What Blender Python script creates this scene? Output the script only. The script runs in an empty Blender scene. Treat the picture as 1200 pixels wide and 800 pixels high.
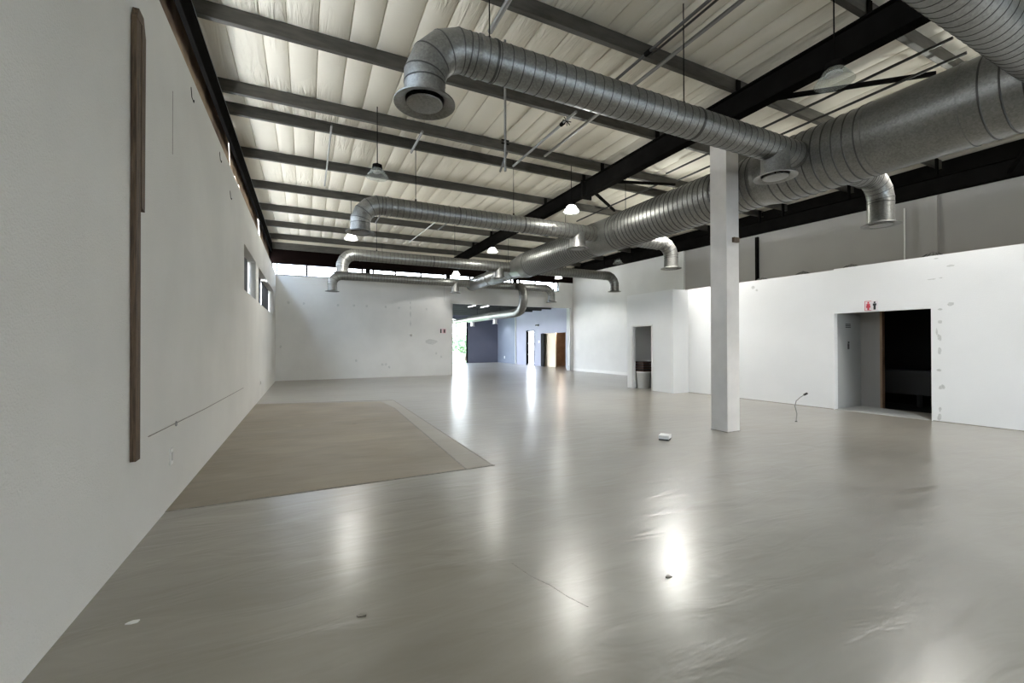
import bpy, math, random
from mathutils import Vector, Matrix
random.seed(7)
SC = bpy.context.scene
COL = SC.collection
PI = math.pi

# ------------------------------------------------------------------ materials
def new_mat(name):
    m = bpy.data.materials.new(name); m.use_nodes = True
    nt = m.node_tree
    return m, nt, nt.nodes['Principled BSDF']

def N(nt, t, **kw):
    n = nt.nodes.new(t)
    for k, v in kw.items():
        if k in n.inputs: n.inputs[k].default_value = v
        else: setattr(n, k, v)
    return n

def mat(name, col, rough=0.6, metal=0.0, var=0.0, scale=6.0, bump=0.0, bscale=60.0, stretch=(1, 1, 1),
        col2=None, spec=0.5, rvar=0.0, detail=4.0, bdist=0.01, lo=0.35, hi=0.65):
    m, nt, b = new_mat(name)
    b.inputs['Base Color'].default_value = (*col, 1)
    b.inputs['Roughness'].default_value = rough
    b.inputs['Metallic'].default_value = metal
    b.inputs['Specular IOR Level'].default_value = spec
    tc = N(nt, 'ShaderNodeTexCoord'); mp = N(nt, 'ShaderNodeMapping')
    mp.inputs['Scale'].default_value = stretch
    nt.links.new(tc.outputs['Object'], mp.inputs['Vector'])
    if var or col2:
        nz = N(nt, 'ShaderNodeTexNoise', Scale=scale, Detail=detail)
        nt.links.new(mp.outputs[0], nz.inputs['Vector'])
        r = N(nt, 'ShaderNodeValToRGB')
        c2 = col2 if col2 else tuple(c * (1 - var) for c in col)
        r.color_ramp.elements[0].position = lo; r.color_ramp.elements[0].color = (*c2, 1)
        r.color_ramp.elements[1].position = hi; r.color_ramp.elements[1].color = (*col, 1)
        nt.links.new(nz.outputs['Fac'], r.inputs[0])
        nt.links.new(r.outputs[0], b.inputs['Base Color'])
        if rvar:
            mr = N(nt, 'ShaderNodeMapRange')
            mr.inputs['To Min'].default_value = rough - rvar; mr.inputs['To Max'].default_value = rough + rvar
            mr.inputs['From Min'].default_value = .3; mr.inputs['From Max'].default_value = .7
            nt.links.new(nz.outputs['Fac'], mr.inputs['Value']); nt.links.new(mr.outputs[0], b.inputs['Roughness'])
    if bump:
        n2 = N(nt, 'ShaderNodeTexNoise', Scale=bscale, Detail=5.0)
        nt.links.new(mp.outputs[0], n2.inputs['Vector'])
        bp = N(nt, 'ShaderNodeBump', Strength=bump, Distance=bdist)
        nt.links.new(n2.outputs['Fac'], bp.inputs['Height']); nt.links.new(bp.outputs[0], b.inputs['Normal'])
    return m

def emit(name, col, s):
    m, nt, b = new_mat(name)
    b.inputs['Base Color'].default_value = (0.8, 0.8, 0.8, 1)
    b.inputs['Emission Color'].default_value = (*col, 1)
    b.inputs['Emission Strength'].default_value = s
    return m

M = {}
M['plaster'] = mat('white_plaster', (0.70, 0.70, 0.685), 0.75, var=0.06, scale=1.3, bump=0.35, bscale=70)
M['plaster_left'] = mat('rough_plaster', (0.68, 0.67, 0.635), 0.8, var=0.07, scale=0.9, bump=0.6, bscale=90)
M['partition'] = mat('partition_paint', (0.76, 0.77, 0.77), 0.6, var=0.05, scale=0.8, bump=0.25, bscale=60)
M['upper_grey'] = mat('upper_wall_paint', (0.37, 0.36, 0.345), 0.85, var=0.05, scale=1.0, bump=0.3, bscale=50)
M['filler'] = mat('grey_filler', (0.60, 0.61, 0.60), 0.8, var=0.2, scale=30)
M['grime'] = mat('grime', (0.30, 0.28, 0.25), 0.9, var=0.3, scale=30)
M['black_steel'] = mat('black_steel', (0.009, 0.0085, 0.008), 0.85, var=0.3, scale=4, spec=0.0)
M['brown_steel'] = mat('dark_brown_steel', (0.007, 0.0045, 0.004), 0.85, var=0.3, scale=3, spec=0.0)
M['purlin'] = mat('purlin_steel', (0.085, 0.079, 0.066), 0.6, metal=0.15, var=0.35, scale=9, stretch=(.4, 2, 2))
M['insul'] = None
M['galv'] = None
M['seam'] = mat('duct_seam', (0.075, 0.075, 0.07), 0.5, metal=0.7)
M['conduit'] = mat('conduit', (0.25, 0.25, 0.24), 0.45, metal=0.6)
M['dark_conduit'] = mat('dark_conduit', (0.05, 0.05, 0.048), 0.5, metal=0.3)
M['wood'] = mat('weathered_timber', (0.14, 0.095, 0.058), 0.75, col2=(0.055, 0.035, 0.022), scale=9, stretch=(9, 9, .6), bump=.4, bscale=40)
M['rust'] = mat('rusted_cladding', (0.42, 0.30, 0.19), 0.8, col2=(0.07, 0.035, 0.02), scale=1.1, stretch=(1, 1, 1.4), bump=.3, bscale=15)
M['col_side'] = mat('column_paint', (0.60, 0.575, 0.54), 0.6, var=0.08, scale=4, bump=.2, bscale=60)
M['white_plastic'] = mat('white_plastic', (0.75, 0.75, 0.73), 0.35)
M['grey_plastic'] = mat('grey_plastic', (0.50, 0.50, 0.48), 0.4)
M['navy'] = mat('charcoal_wall_paint', (0.085, 0.09, 0.125), 0.5, var=.05, scale=2)
M['bluegrey'] = mat('blue_grey_wall_paint', (0.15, 0.175, 0.23), 0.55, var=.05, scale=2)
M['lilac'] = mat('pale_lilac_wall_paint', (0.31, 0.32, 0.41), 0.6, var=.05, scale=1)
M['cream'] = mat('cream_board', (0.74, 0.63, 0.49), 0.6, var=.05, scale=2)
M['brown_board'] = mat('brown_board', (0.34, 0.23, 0.15), 0.6, col2=(0.26, .17, .10), scale=3)
M['deck'] = mat('soffit_deck', (0.07, 0.075, 0.075), 0.7, var=.3, scale=2, stretch=(.3, 3, 1))
M['door_grey'] = mat('door_paint', (0.36, 0.37, 0.36), 0.5, var=.04, scale=2)
M['black_void'] = mat('black_and_shade', (0.008, 0.008, 0.008), 0.8, spec=.2)  # real black panel, plus painted-in shade of washroom and duct outlets
M['black_cloth'] = mat('black_sheeting', (0.018, 0.018, 0.02), 0.6, bump=.5, bscale=8, stretch=(1, 3, .6))
M['grey_cloth'] = mat('grey_sheeting', (0.20, 0.22, 0.23), 0.7, bump=.3, bscale=8)
M['red'] = mat('sign_red', (0.55, 0.05, 0.08), 0.5)
M['pink'] = mat('faded_pink', (.62, .38, .42), .5)
M['black'] = mat('black_plastic', (0.015, 0.015, 0.015), 0.5)
M['sign_white'] = mat('sign_white', (0.72, 0.68, 0.69), 0.4)
M['crate'] = mat('crate_brown', (0.07, 0.035, 0.025), 0.5)
M['leaf'] = mat('leaf_green', (0.30, 0.42, 0.22), 0.6, col2=(0.18, 0.30, 0.15), scale=3)
M['leaf2'] = mat('leaf_pale', (0.38, 0.50, 0.30), 0.6, col2=(0.24, 0.36, 0.2), scale=3)
M['bark'] = mat('bark', (0.16, 0.11, 0.08), 0.9, var=.3, scale=8)
M['ground'] = mat('outside_paving', (0.45, 0.44, 0.42), 0.8, var=.2, scale=1)
M['lawn'] = mat('lawn', (0.18, 0.28, 0.10), 0.9, var=.3, scale=3)
M['cladding_white'] = mat('white_cladding', (0.80, 0.79, 0.80), 0.6, var=.04, scale=1)
M['alu'] = mat('aluminium', (0.42, 0.43, 0.44), 0.4, metal=.6)
M['lamp_on'] = emit('lit_lamp', (1.0, 0.96, 0.88), 7)
M['lamp_off'] = mat('unlit_lamp', (0.55, 0.56, 0.55), 0.3)

def galv():
    m, nt, b = new_mat('galvanised_steel')
    tc = N(nt, 'ShaderNodeTexCoord')
    v = N(nt, 'ShaderNodeTexVoronoi', Scale=55.0)
    n1 = N(nt, 'ShaderNodeTexNoise', Scale=3.0, Detail=5.0)
    nt.links.new(tc.outputs['Object'], v.inputs['Vector']); nt.links.new(tc.outputs['Object'], n1.inputs['Vector'])
    mx = N(nt, 'ShaderNodeMix', data_type='FLOAT'); mx.inputs[0].default_value = .6
    sp = N(nt, 'ShaderNodeSeparateColor'); nt.links.new(v.outputs['Color'], sp.inputs[0])
    nt.links.new(sp.outputs[0], mx.inputs[2]); nt.links.new(n1.outputs['Fac'], mx.inputs[3])
    r = N(nt, 'ShaderNodeValToRGB')
    r.color_ramp.elements[0].position = .2; r.color_ramp.elements[0].color = (.17, .168, .158, 1)
    r.color_ramp.elements[1].position = .8; r.color_ramp.elements[1].color = (.28, .278, .262, 1)
    nt.links.new(mx.outputs[0], r.inputs[0]); nt.links.new(r.outputs[0], b.inputs['Base Color'])
    b.inputs['Metallic'].default_value = .82
    mr = N(nt, 'ShaderNodeMapRange'); mr.inputs['To Min'].default_value = .32; mr.inputs['To Max'].default_value = .5
    nt.links.new(mx.outputs[0], mr.inputs['Value']); nt.links.new(mr.outputs[0], b.inputs['Roughness'])
    bp = N(nt, 'ShaderNodeBump', Strength=.12, Distance=.01); nt.links.new(n1.outputs['Fac'], bp.inputs['Height'])
    nt.links.new(bp.outputs[0], b.inputs['Normal'])
    return m
M['galv'] = galv()

def insul():
    m, nt, b = new_mat('foil_faced_insulation')
    b.inputs['Roughness'].default_value = .7
    tc = N(nt, 'ShaderNodeTexCoord'); mp = N(nt, 'ShaderNodeMapping'); mp.inputs['Scale'].default_value = (6, .7, 1)
    mp.inputs['Rotation'].default_value = (0, 0, .12)
    nt.links.new(tc.outputs['Object'], mp.inputs['Vector'])
    n0 = N(nt, 'ShaderNodeTexNoise', Scale=.35, Detail=2.0); nt.links.new(tc.outputs['Object'], n0.inputs['Vector'])
    r = N(nt, 'ShaderNodeValToRGB')
    r.color_ramp.elements[0].position = .3; r.color_ramp.elements[0].color = (.70, .66, .56, 1)
    r.color_ramp.elements[1].position = .7; r.color_ramp.elements[1].color = (.82, .775, .67, 1)
    nt.links.new(n0.outputs['Fac'], r.inputs[0]); nt.links.new(r.outputs[0], b.inputs['Base Color'])
    n1 = N(nt, 'ShaderNodeTexNoise', Scale=1.6, Detail=3.0, Distortion=1.2); nt.links.new(mp.outputs[0], n1.inputs['Vector'])
    n2 = N(nt, 'ShaderNodeTexNoise', Scale=.5, Detail=2.0); nt.links.new(tc.outputs['Object'], n2.inputs['Vector'])
    r2 = N(nt, 'ShaderNodeValToRGB'); r2.color_ramp.elements[0].position = .48; r2.color_ramp.elements[1].position = .66
    nt.links.new(n2.outputs['Fac'], r2.inputs[0])
    mul = N(nt, 'ShaderNodeMath', operation='MULTIPLY'); nt.links.new(n1.outputs['Fac'], mul.inputs[0]); nt.links.new(r2.outputs[0], mul.inputs[1])
    bp = N(nt, 'ShaderNodeBump', Strength=.9, Distance=.06); nt.links.new(mul.outputs[0], bp.inputs['Height'])
    nt.links.new(bp.outputs[0], b.inputs['Normal'])
    return m
M['insul'] = insul()

def floor_mat(name, c1, c2, rlo, rhi, bump, coat):
    m, nt, b = new_mat(name)
    tc = N(nt, 'ShaderNodeTexCoord')
    def noise(scale, st, rot, detail, dist=0.0):
        mp = N(nt, 'ShaderNodeMapping'); mp.inputs['Scale'].default_value = st; mp.inputs['Rotation'].default_value = (0, 0, rot)
        nt.links.new(tc.outputs['Object'], mp.inputs['Vector'])
        n = N(nt, 'ShaderNodeTexNoise'); n.inputs['Scale'].default_value = scale; n.inputs['Detail'].default_value = detail
        n.inputs['Distortion'].default_value = dist; nt.links.new(mp.outputs[0], n.inputs['Vector']); return n.outputs['Fac']
    a = noise(.55, (1, 1, 1), .5, 3); c = noise(1.6, (.6, 1.9, 1), -.45, 6, .8); d = noise(3.2, (.5, 1.5, 1), -.3, 3, .6)
    ad = N(nt, 'ShaderNodeMath', operation='ADD'); nt.links.new(a, ad.inputs[0]); nt.links.new(c, ad.inputs[1])
    hf = N(nt, 'ShaderNodeMath', operation='MULTIPLY'); nt.links.new(ad.outputs[0], hf.inputs[0]); hf.inputs[1].default_value = .5
    mr0 = N(nt, 'ShaderNodeMapRange'); mr0.inputs['From Min'].default_value = .38; mr0.inputs['From Max'].default_value = .62
    nt.links.new(hf.outputs[0], mr0.inputs['Value'])
    mc = N(nt, 'ShaderNodeMix', data_type='RGBA'); mc.inputs[6].default_value = (*c2, 1); mc.inputs[7].default_value = (*c1, 1)
    nt.links.new(mr0.outputs[0], mc.inputs[0]); nt.links.new(mc.outputs[2], b.inputs['Base Color'])
    mr = N(nt, 'ShaderNodeMapRange'); mr.inputs['From Min'].default_value = .35; mr.inputs['From Max'].default_value = .65
    mr.inputs['To Min'].default_value = rlo; mr.inputs['To Max'].default_value = rhi
    nt.links.new(c, mr.inputs['Value']); nt.links.new(mr.outputs[0], b.inputs['Roughness'])
    bp = N(nt, 'ShaderNodeBump'); bp.inputs['Strength'].default_value = bump; bp.inputs['Distance'].default_value = .02
    nt.links.new(d, bp.inputs['Height']); nt.links.new(bp.outputs[0], b.inputs['Normal'])
    b.inputs['Coat Weight'].default_value = coat; b.inputs['Coat Roughness'].default_value = .24
    return m
M['floor'] = floor_mat('sealed_screed_floor', (.30, .282, .243), (.235, .218, .184), .30, .35, .55, .5)
M['screed'] = floor_mat('bare_screed', (.31, .272, .215), (.20, .172, .13), .55, .7, .5, 0)
M['screed_edge'] = floor_mat('bare_screed_edge', (.34, .31, .265), (.27, .245, .205), .5, .65, .4, 0)

def reflector_mat():
    m, nt, b = new_mat('prismatic_acrylic')
    b.inputs['Base Color'].default_value = (.75, .77, .76, 1); b.inputs['Roughness'].default_value = .25
    out = nt.nodes['Material Output']
    t = N(nt, 'ShaderNodeBsdfTransparent'); t.inputs[0].default_value = (.9, .92, .91, 1)
    tl = N(nt, 'ShaderNodeBsdfTranslucent'); tl.inputs[0].default_value = (.8, .82, .8, 1)
    a = N(nt, 'ShaderNodeMixShader'); a.inputs[0].default_value = .35
    c = N(nt, 'ShaderNodeMixShader'); c.inputs[0].default_value = .85
    nt.links.new(b.outputs[0], a.inputs[1]); nt.links.new(tl.outputs[0], a.inputs[2])
    nt.links.new(a.outputs[0], c.inputs[1]); nt.links.new(t.outputs[0], c.inputs[2]); nt.links.new(c.outputs[0], out.inputs[0])
    return m
M['acrylic'] = reflector_mat()

def glass_mat(name='clear_glass', tint=(1, 1, 1)):
    m, nt, b = new_mat(name)
    nt.nodes.remove(b)
    out = nt.nodes['Material Output']
    g = N(nt, 'ShaderNodeBsdfGlossy', Roughness=.02); t = N(nt, 'ShaderNodeBsdfTransparent'); t.inputs[0].default_value = (*tint, 1)
    mx = N(nt, 'ShaderNodeMixShader'); mx.inputs[0].default_value = .07
    nt.links.new(t.outputs[0], mx.inputs[1]); nt.links.new(g.outputs[0], mx.inputs[2])
    nt.links.new(mx.outputs[0], out.inputs[0])
    return m
M['glass'] = glass_mat()

# ------------------------------------------------------------------ mesh helper
class MB:
    def __init__(s): s.v = []; s.f = []; s.mi = []; s.fn = None
    def add(s, vs, fs, mi=0):
        b = len(s.v)
        s.v += [tuple(s.fn(Vector(p))) if s.fn else tuple(p) for p in vs]
        s.f += [tuple(b + i for i in f) for f in fs]; s.mi += [mi] * len(fs)
        return s
    def box(s, x0, x1, y0, y1, z0, z1, mi=0):
        vs = [(x, y, z) for z in (z0, z1) for y in (y0, y1) for x in (x0, x1)]
        return s.add(vs, [(0, 2, 3, 1), (4, 5, 7, 6), (0, 1, 5, 4), (2, 6, 7, 3), (0, 4, 6, 2), (1, 3, 7, 5)], mi)
    def prism(s, pts, z0, z1, mi=0):
        n = len(pts)
        vs = [(x, y, z0) for x, y in pts] + [(x, y, z1) for x, y in pts]
        fs = [tuple(range(n - 1, -1, -1)), tuple(range(n, 2 * n))] + [(i, (i + 1) % n, n + (i + 1) % n, n + i) for i in range(n)]
        return s.add(vs, fs, mi)
    def sweep(s, path, n=32, mi=0, cap=True, mis=None):
        """path: [(pos, radius)], rings mitred at bends"""
        P = [Vector(p) for p, r in path]; R = [r for p, r in path]
        D = [(P[i + 1] - P[i]).normalized() for i in range(len(P) - 1)]
        ax = next((q for q in D if q.length > .5), Vector((0, 0, 1)))
        if all(q.length < .5 or abs(q.dot(ax)) > .99999 for q in D): D = [ax] * len(D)   # surface of revolution
        d = D[0]; u = d.orthogonal().normalized()
        if abs(d.z) < .9: u = Vector((0, 0, 1)).cross(d).normalized()
        w = d.cross(u); vs = []
        for i in range(len(P)):
            a = D[max(i - 1, 0)]; c = D[min(i, len(D) - 1)]
            nn = (a + c).normalized()
            for k in range(n):
                t = 2 * PI * k / n
                o = u * math.cos(t) * R[i] + w * math.sin(t) * R[i]
                o -= a * (o.dot(nn) / a.dot(nn))
                vs.append(P[i] + o)
            if i < len(D) and (a - c).length > 1e-6:
                q = a.rotation_difference(c); u = q @ u; w = q @ w
        b0 = len(s.v); s.add(vs, [])
        for i in range(len(P) - 1):
            m = mis[i] if mis else mi
            for k in range(n):
                s.f.append((b0 + i * n + k, b0 + i * n + (k + 1) % n, b0 + (i + 1) * n + (k + 1) % n, b0 + (i + 1) * n + k)); s.mi.append(m)
        if cap:
            s.f.append(tuple(b0 + k for k in range(n - 1, -1, -1))); s.mi.append(mi)
            e = b0 + (len(P) - 1) * n
            s.f.append(tuple(e + k for k in range(n))); s.mi.append(mi)
        return s
    def rod(s, a, b, r, n=10, mi=0): return s.sweep([(a, r), (b, r)], n, mi)
    def build(s, name, mats, parent=None, smooth=None, loc=None):
        me = bpy.data.meshes.new(name)
        vs = s.v
        if loc is not None:
            L = Vector(loc); vs = [tuple(Vector(p) - L) for p in vs]
        me.from_pydata(vs, [], s.f); 
        for m in (mats if isinstance(mats, (list, tuple)) else [mats]): me.materials.append(m)
        for p, i in zip(me.polygons, s.mi): p.material_index = i
        if smooth:
            for p in me.polygons: p.use_smooth = True
            me.set_sharp_from_angle(angle=math.radians(smooth))
        me.update()
        o = bpy.data.objects.new(name, me); COL.objects.link(o)
        if loc is not None: o.location = loc
        if parent is not None:
            o.parent = parent
            W = Vector((0, 0, 0)); q = parent
            while q is not None: W += q.location; q = q.parent
            o.location = (Vector(loc) if loc is not None else Vector((0, 0, 0))) - W
        return o

def tag(o, label=None, cat=None, group=None, kind=None):
    if label: o['label'] = label
    if cat: o['category'] = cat
    if group: o['group'] = group
    if kind: o['kind'] = kind
    return o
def thing(name, label, cat, loc, group=None):
    o = bpy.data.objects.new(name, None); COL.objects.link(o); o.location = loc; o.empty_display_size = .1
    return tag(o, label, cat, group)
def struct(mb, name, mats, smooth=None): return tag(mb.build(name, mats, smooth=smooth), kind='structure')

# ------------------------------------------------------------------ camera
f_px, yaw, pit, roll = 501.3, 0.44836, 0.00578, -0.00237
cy, sy = math.cos(yaw), math.sin(yaw)
fw = Vector((sy * math.cos(pit), cy * math.cos(pit), math.sin(pit)))
r = Vector((cy, -sy, 0)); u = r.cross(fw)
r2 = r * math.cos(roll) + u * math.sin(roll); u2 = -r * math.sin(roll) + u * math.cos(roll)
cam = bpy.data.cameras.new('camera'); co = bpy.data.objects.new('camera', cam); COL.objects.link(co)
mw = Matrix((r2, u2, -fw)).transposed().to_4x4(); mw.translation = Vector((0, 0, 1.5)); co.matrix_world = mw
cam.sensor_width = 36; cam.lens = 36 * f_px / 1200; cam.clip_start = .05; cam.clip_end = 300
SC.camera = co

# ------------------------------------------------------------------ shell dimensions
YB = 20.2          # upper back wall plane
YN = -6.0          # wall behind the camera
XL = -1.14
def xp(y): return 10.95 - .0544 * (y - 2.8)       # face of the washroom partition
def xr(y): return 13.52 + .0221 * (20.2 - y)      # face of the outer wall

# floor
mb = MB().box(-1.6, 16.5, YN - .3, 33, -.2, 0)
fl = struct(mb, 'floor', M['floor'])
mb = MB().prism([(-1.14, 4.84), (1.72, 4.88), (1.86, 10.3), (1.76, 11.6), (-1.14, 12.45)], -.01, .004)
sc_ = struct(mb, 'floor_bare_screed', M['screed'])
MB().prism([(1.74, 4.88), (2.07, 4.89), (2.09, 11.7), (1.78, 11.6), (1.88, 10.3)], -.01, .004).build('screed_border_strip', M['screed_edge'], sc_)
# thin dark saw-cut round the bare patch
mb = MB()
for a, b in (((-1.14, 4.82), (2.1, 4.87)), ((2.08, 4.87), (2.1, 11.72)), ((2.1, 11.72), (-1.14, 12.48)), ((1.73, 4.88), (1.87, 10.3))):
    d = (Vector(b) - Vector(a)).normalized(); n_ = Vector((-d.y, d.x)) * .009
    a = Vector(a); b = Vector(b)
    mb.prism([tuple(a - n_), tuple(b - n_), tuple(b + n_), tuple(a + n_)], -.01, .005)
mb.build('saw_cut_edge', M['grime'], sc_)
# hairline crack
mb = MB()
pts = [(1.27, 2.65), (1.31, 2.45), (1.37, 2.3), (1.40, 2.16), (1.45, 2.02)]
for a, b in zip(pts, pts[1:]):
    mb.prism([(a[0] - .0035, a[1]), (b[0] - .0035, b[1]), (b[0] + .0035, b[1]), (a[0] + .0035, a[1])], -.01, .0006)
mb.build('hairline_crack', M['grime'], fl)

# ---- left wall with two niches
TH = .25
mb = MB()
def wl(y0, y1, z0, z1): mb.box(XL - TH, XL, y0, y1, z0, z1)
wl(YN, 10.2, 0, 4.46); wl(12.45, 13.12, 0, 4.46); wl(18.9, YB + .25, 0, 4.46)
for a, b in ((10.2, 12.45), (13.12, 18.9)): wl(a, b, 0, 2.62); wl(a, b, 3.56, 4.46)
mb.box(XL - TH - .06, XL - TH, YN, YB + .2, 4.0, 4.79)  # unseen upstand added to cut sky light through the eave gap
wleft = struct(mb, 'wall_left', M['plaster_left'])
# crack / conduit line along the left wall
MB().sweep([((XL + .002, 4.35, .765), .004), ((XL + .003, 6.5, .70), .004), ((XL + .002, 10.1, .63), .004)], 6).build('plaster_crack', M['grime'], wleft)
MB().box(XL - .002, XL + .001, 5.02, 5.035, 3.3, 3.9).build('plaster_groove', M['grime'], wleft)

# ---- back wall: lower panel stands slightly proud
mb = MB().box(XL, 6.42, 20.02, YB, 0, 3.57)
wb = struct(mb, 'wall_back_panel', M['plaster'])
mb = MB()
mb.box(XL - TH, 6.40, YB, YB + .22, 0, 3.5)
mb.box(XL - TH, 13.75, YB, YB + .22, 3.5, 4.40)
mb.box(12.6, 13.75, YB, YB + .22, 4.40, 4.90)
mb.box(13.36, 13.75, YB, YB + .22, 0, 3.5)
wbu = struct(mb, 'wall_back', M['plaster'])
MB().box(6.05, 6.075, YB - .004, YB, 3.57, 4.4).build('vertical_joint', M['filler'], wbu)
# brown lintel box over the clerestory
def zt(x): return 4.90                             # head of the clerestory
mb = MB(); mb.fn = lambda p: Vector((p.x, p.y, p.z if p.z > 5 else zt(p.x))); mb.box(XL - TH, 13.75, YB - .02, YB + .25, 4.78, 5.46)
struct(mb, 'trim_back_lintel', M['brown_steel'])
# clerestory windows
edges = [-1.30, -1.14, .0, 1.15, 2.30, 2.47, 2.62, 2.74, 3.75, 4.95, 6.05, 6.22, 6.36, 6.50, 7.45, 8.5, 9.7, 10.1, 10.25, 11.2, 12.2, 12.6]
posts = {(2.47, 2.62), (6.22, 6.36), (10.1, 10.25)}
wi = 0
lights = [(-1.12, .02), (.02, 2.28), (2.75, 3.73), (3.73, 4.93), (4.93, 6.08), (6.5, 7.42), (7.42, 8.45), (8.45, 9.7), (10.2, 11.15), (11.15, 12.33), (12.33, 12.62)]
for a, b in lights:
    wi += 1
    g = thing('window_%d' % wi, None, None, (a, YB + .1, 4.4)); g['kind'] = 'structure'
    m1 = MB(); t = .04; m1.fn = lambda p: Vector((p.x, p.y, p.z if p.z < 4.7 else p.z - 4.78 + zt(p.x)))
    m1.box(a, b, YB + .06, YB + .12, 4.40, 4.43); m1.box(a, b, YB + .06, YB + .12, 4.75, 4.78)
    m1.box(a, a + t, YB + .06, YB + .12, 4.44, 4.75); m1.box(b - t, b, YB + .06, YB + .12, 4.44, 4.75)
    m1.build('window_frame', M['black_steel'], g)
    MB().box(a + t, b - t, YB + .085, YB + .09, 4.43, zt(b) - .03).build('window_pane', M['glass'], g)
mb = MB()
for a, b in ((2.28, 2.75), (6.08, 6.5), (9.7, 10.2)):
    c = (a + b) / 2
    mb.box(c - .09, c + .09, YB + .02, YB + .2, 4.40, 4.90)
    mb.box(a, c - .2, YB + .07, YB + .1, 4.40, 4.90); mb.box(c + .2, b, YB + .07, YB + .1, 4.40, 4.90)
struct(mb, 'trim_clerestory_posts', M['black_steel'])
mb = MB().box(XL - .05, 12.6, YB - .015, YB + .22, 4.385, 4.415)
struct(mb, 'trim_clerestory_sill', M['brown_steel'])

# ---- outer right wall
mb = MB(); mb.fn = lambda p: Vector((p.x + xr(p.y), p.y, p.z))
mb.fn = lambda p: Vector((p.x + xr(p.y), p.y, p.z + (0 if p.z < 1 else .0145 * (p.y - 3))))
mb.box(0, .25, YN, 12.5, 0, 5.08, 1)
mb.box(0, .25, 12.5, YB, 0, 5.08, 0)
wr = struct(mb, 'wall_right', [M['plaster'], M['upper_grey']])
mb = MB(); mb.fn = lambda p: Vector((p.x + xr(p.y), p.y, p.z))
mb.box(-.10, 0, 12.42, 12.75, 3.1, 5.2)
mb.build('plaster_pier', M['plaster'], wr)
mb = MB(); mb.fn = lambda p: Vector((p.x + xr(p.y), p.y, p.z))
mb.box(-.10, 0, 4.85, 5.2, 2.87, 5.08); mb.build('plaster_pier', M['upper_grey'], wr)
mb = MB(); mb.fn = lambda p: Vector((p.x + xr(p.y), p.y, p.z))
mb.box(-.014, 0, 11.42, YB, 0.02, .14)
tag(mb.build('baseboard_right', M['white_plastic']), kind='structure')

# far right wall of the next room
XF = 14.2
mb = MB()
def wf(y0, y1, z0, z1): mb.box(XF, XF + .2, y0, y1, z0, z1)
wf(YB + .22, 22.0, 0, 4.1); wf(22.0, 25.05, 2.2, 4.1); wf(25.05, 25.95, 0, 4.1); wf(25.95, 27.15, 2.45, 4.1); wf(27.15, 28.75, 0, 4.1)
mb.box(13.36, XF, YB + .22, YB + .4, 0, 4.1)
struct(mb, 'wall_next_room_side', M['lilac'])
mb = MB().box(XF, XF + .2, 28.9, 32.4, 0, 4.1)
struct(mb, 'wall_next_room_corner', M['bluegrey'])
mb = MB().box(XF - .06, XF + .2, 28.75, 28.9, 0, 4.1)
struct(mb, 'trim_next_room_post', M['door_grey'])
mb = MB().box(11.62, XF + .2, 32.2, 32.45, 0, 4.1)
mb.box(2.0, 11.62, 32.2, 32.45, 3.45, 4.1)
struct(mb, 'wall_next_room_back', M['navy'])
mb = MB().box(1.8, 2.0, YB + .22, 32.45, 0, .3).box(1.8, 2.0, YB + .22, 32.45, 3.5, 4.1)  # unseen side opened up to bring more daylight into the next room
for k in range(5): mb.box(1.85, 1.95, 22.8 + k * 2.0, 22.87 + k * 2.0, .3, 3.5)
struct(mb, 'wall_next_room_left', M['lilac'])
# next room soffit
mb = MB().box(1.8, XF + .4, YB + .22, 32.45, 3.86, 4.0)
for k in range(9): mb.box(1.9, XF, 21.2 + k * 1.25, 21.32 + k * 1.25, 3.72, 3.86)
struct(mb, 'ceiling_next_room', M['deck'])
# glazed wall at the end of next room
g = thing('window_20', None, None, (2, 32.3, 0)); g['kind'] = 'structure'
m1 = MB()
for x in (2.02, 4.0, 6.0, 8.0, 9.8, 11.5): m1.box(x, x + .07 if x < 11 else x + .12, 32.25, 32.35, 0, 3.45)
m1.build('window_frame', M['black_steel'], g)
m1 = MB()
for z in (.0, .82, 1.70, 2.62): m1.box(2.09, 11.5, 32.27, 32.33, z, z + .05)
m1.build('window_rail', M['alu'], g)
MB().box(2.09, 11.5, 32.295, 32.3, .05, 3.45).build('window_pane', M['glass'], g)
# narrow glazed door in the side wall
g = thing('door_1', None, None, (XF, 26.0, 0)); g['kind'] = 'structure'
m1 = MB().box(XF - .02, XF + .12, 27.03, 27.15, 0, 2.45).box(XF - .02, XF + .12, 25.95, 26.0, 0, 2.45).box(XF - .02, XF + .12, 26.0, 27.03, 2.38, 2.45)
m1.build('door_frame', M['black_steel'], g)
m1 = MB().box(XF + .03, XF + .08, 26.0, 26.08, 0, 2.38).box(XF + .03, XF + .08, 26.08, 27.03, 1.5, 1.55).box(XF + .03, XF + .08, 26.08, 27.03, .75, .8).box(XF + .03, XF + .08, 26.08, 27.03, 0, .1)
m1.build('door_rail', M['alu'], g)
MB().box(XF + .05, XF + .055, 26.08, 27.03, .1, 2.38).build('door_pane', M['glass'], g)
# lobby behind the doorway of the next room
mb = MB()
mb.box(XF + .2, 16.4, 21.6, 21.75, 0, 2.4); mb.box(16.2, 16.4, 21.6, 25.3, 0, 2.4); mb.box(XF + .2, 16.4, 25.15, 25.3, 0, 2.4)
mb.box(XF + .2, 16.4, 21.6, 25.3, 2.4, 2.5)
struct(mb, 'wall_lobby', M['brown_board'])
mb = MB().box(XF + .22, XF + .3, 23.55, 25.12, 0, 2.39)
struct(mb, 'wall_lobby_cream', M['cream'])
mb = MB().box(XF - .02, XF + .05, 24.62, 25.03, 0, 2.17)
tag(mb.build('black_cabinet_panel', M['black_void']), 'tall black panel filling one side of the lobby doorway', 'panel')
tag(MB().box(16.15, 16.19, 24.2, 25.0, 1.1, 1.9).build('framed_notice', M['black']), 'dark framed notice on the brown lobby wall', 'frame')
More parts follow.
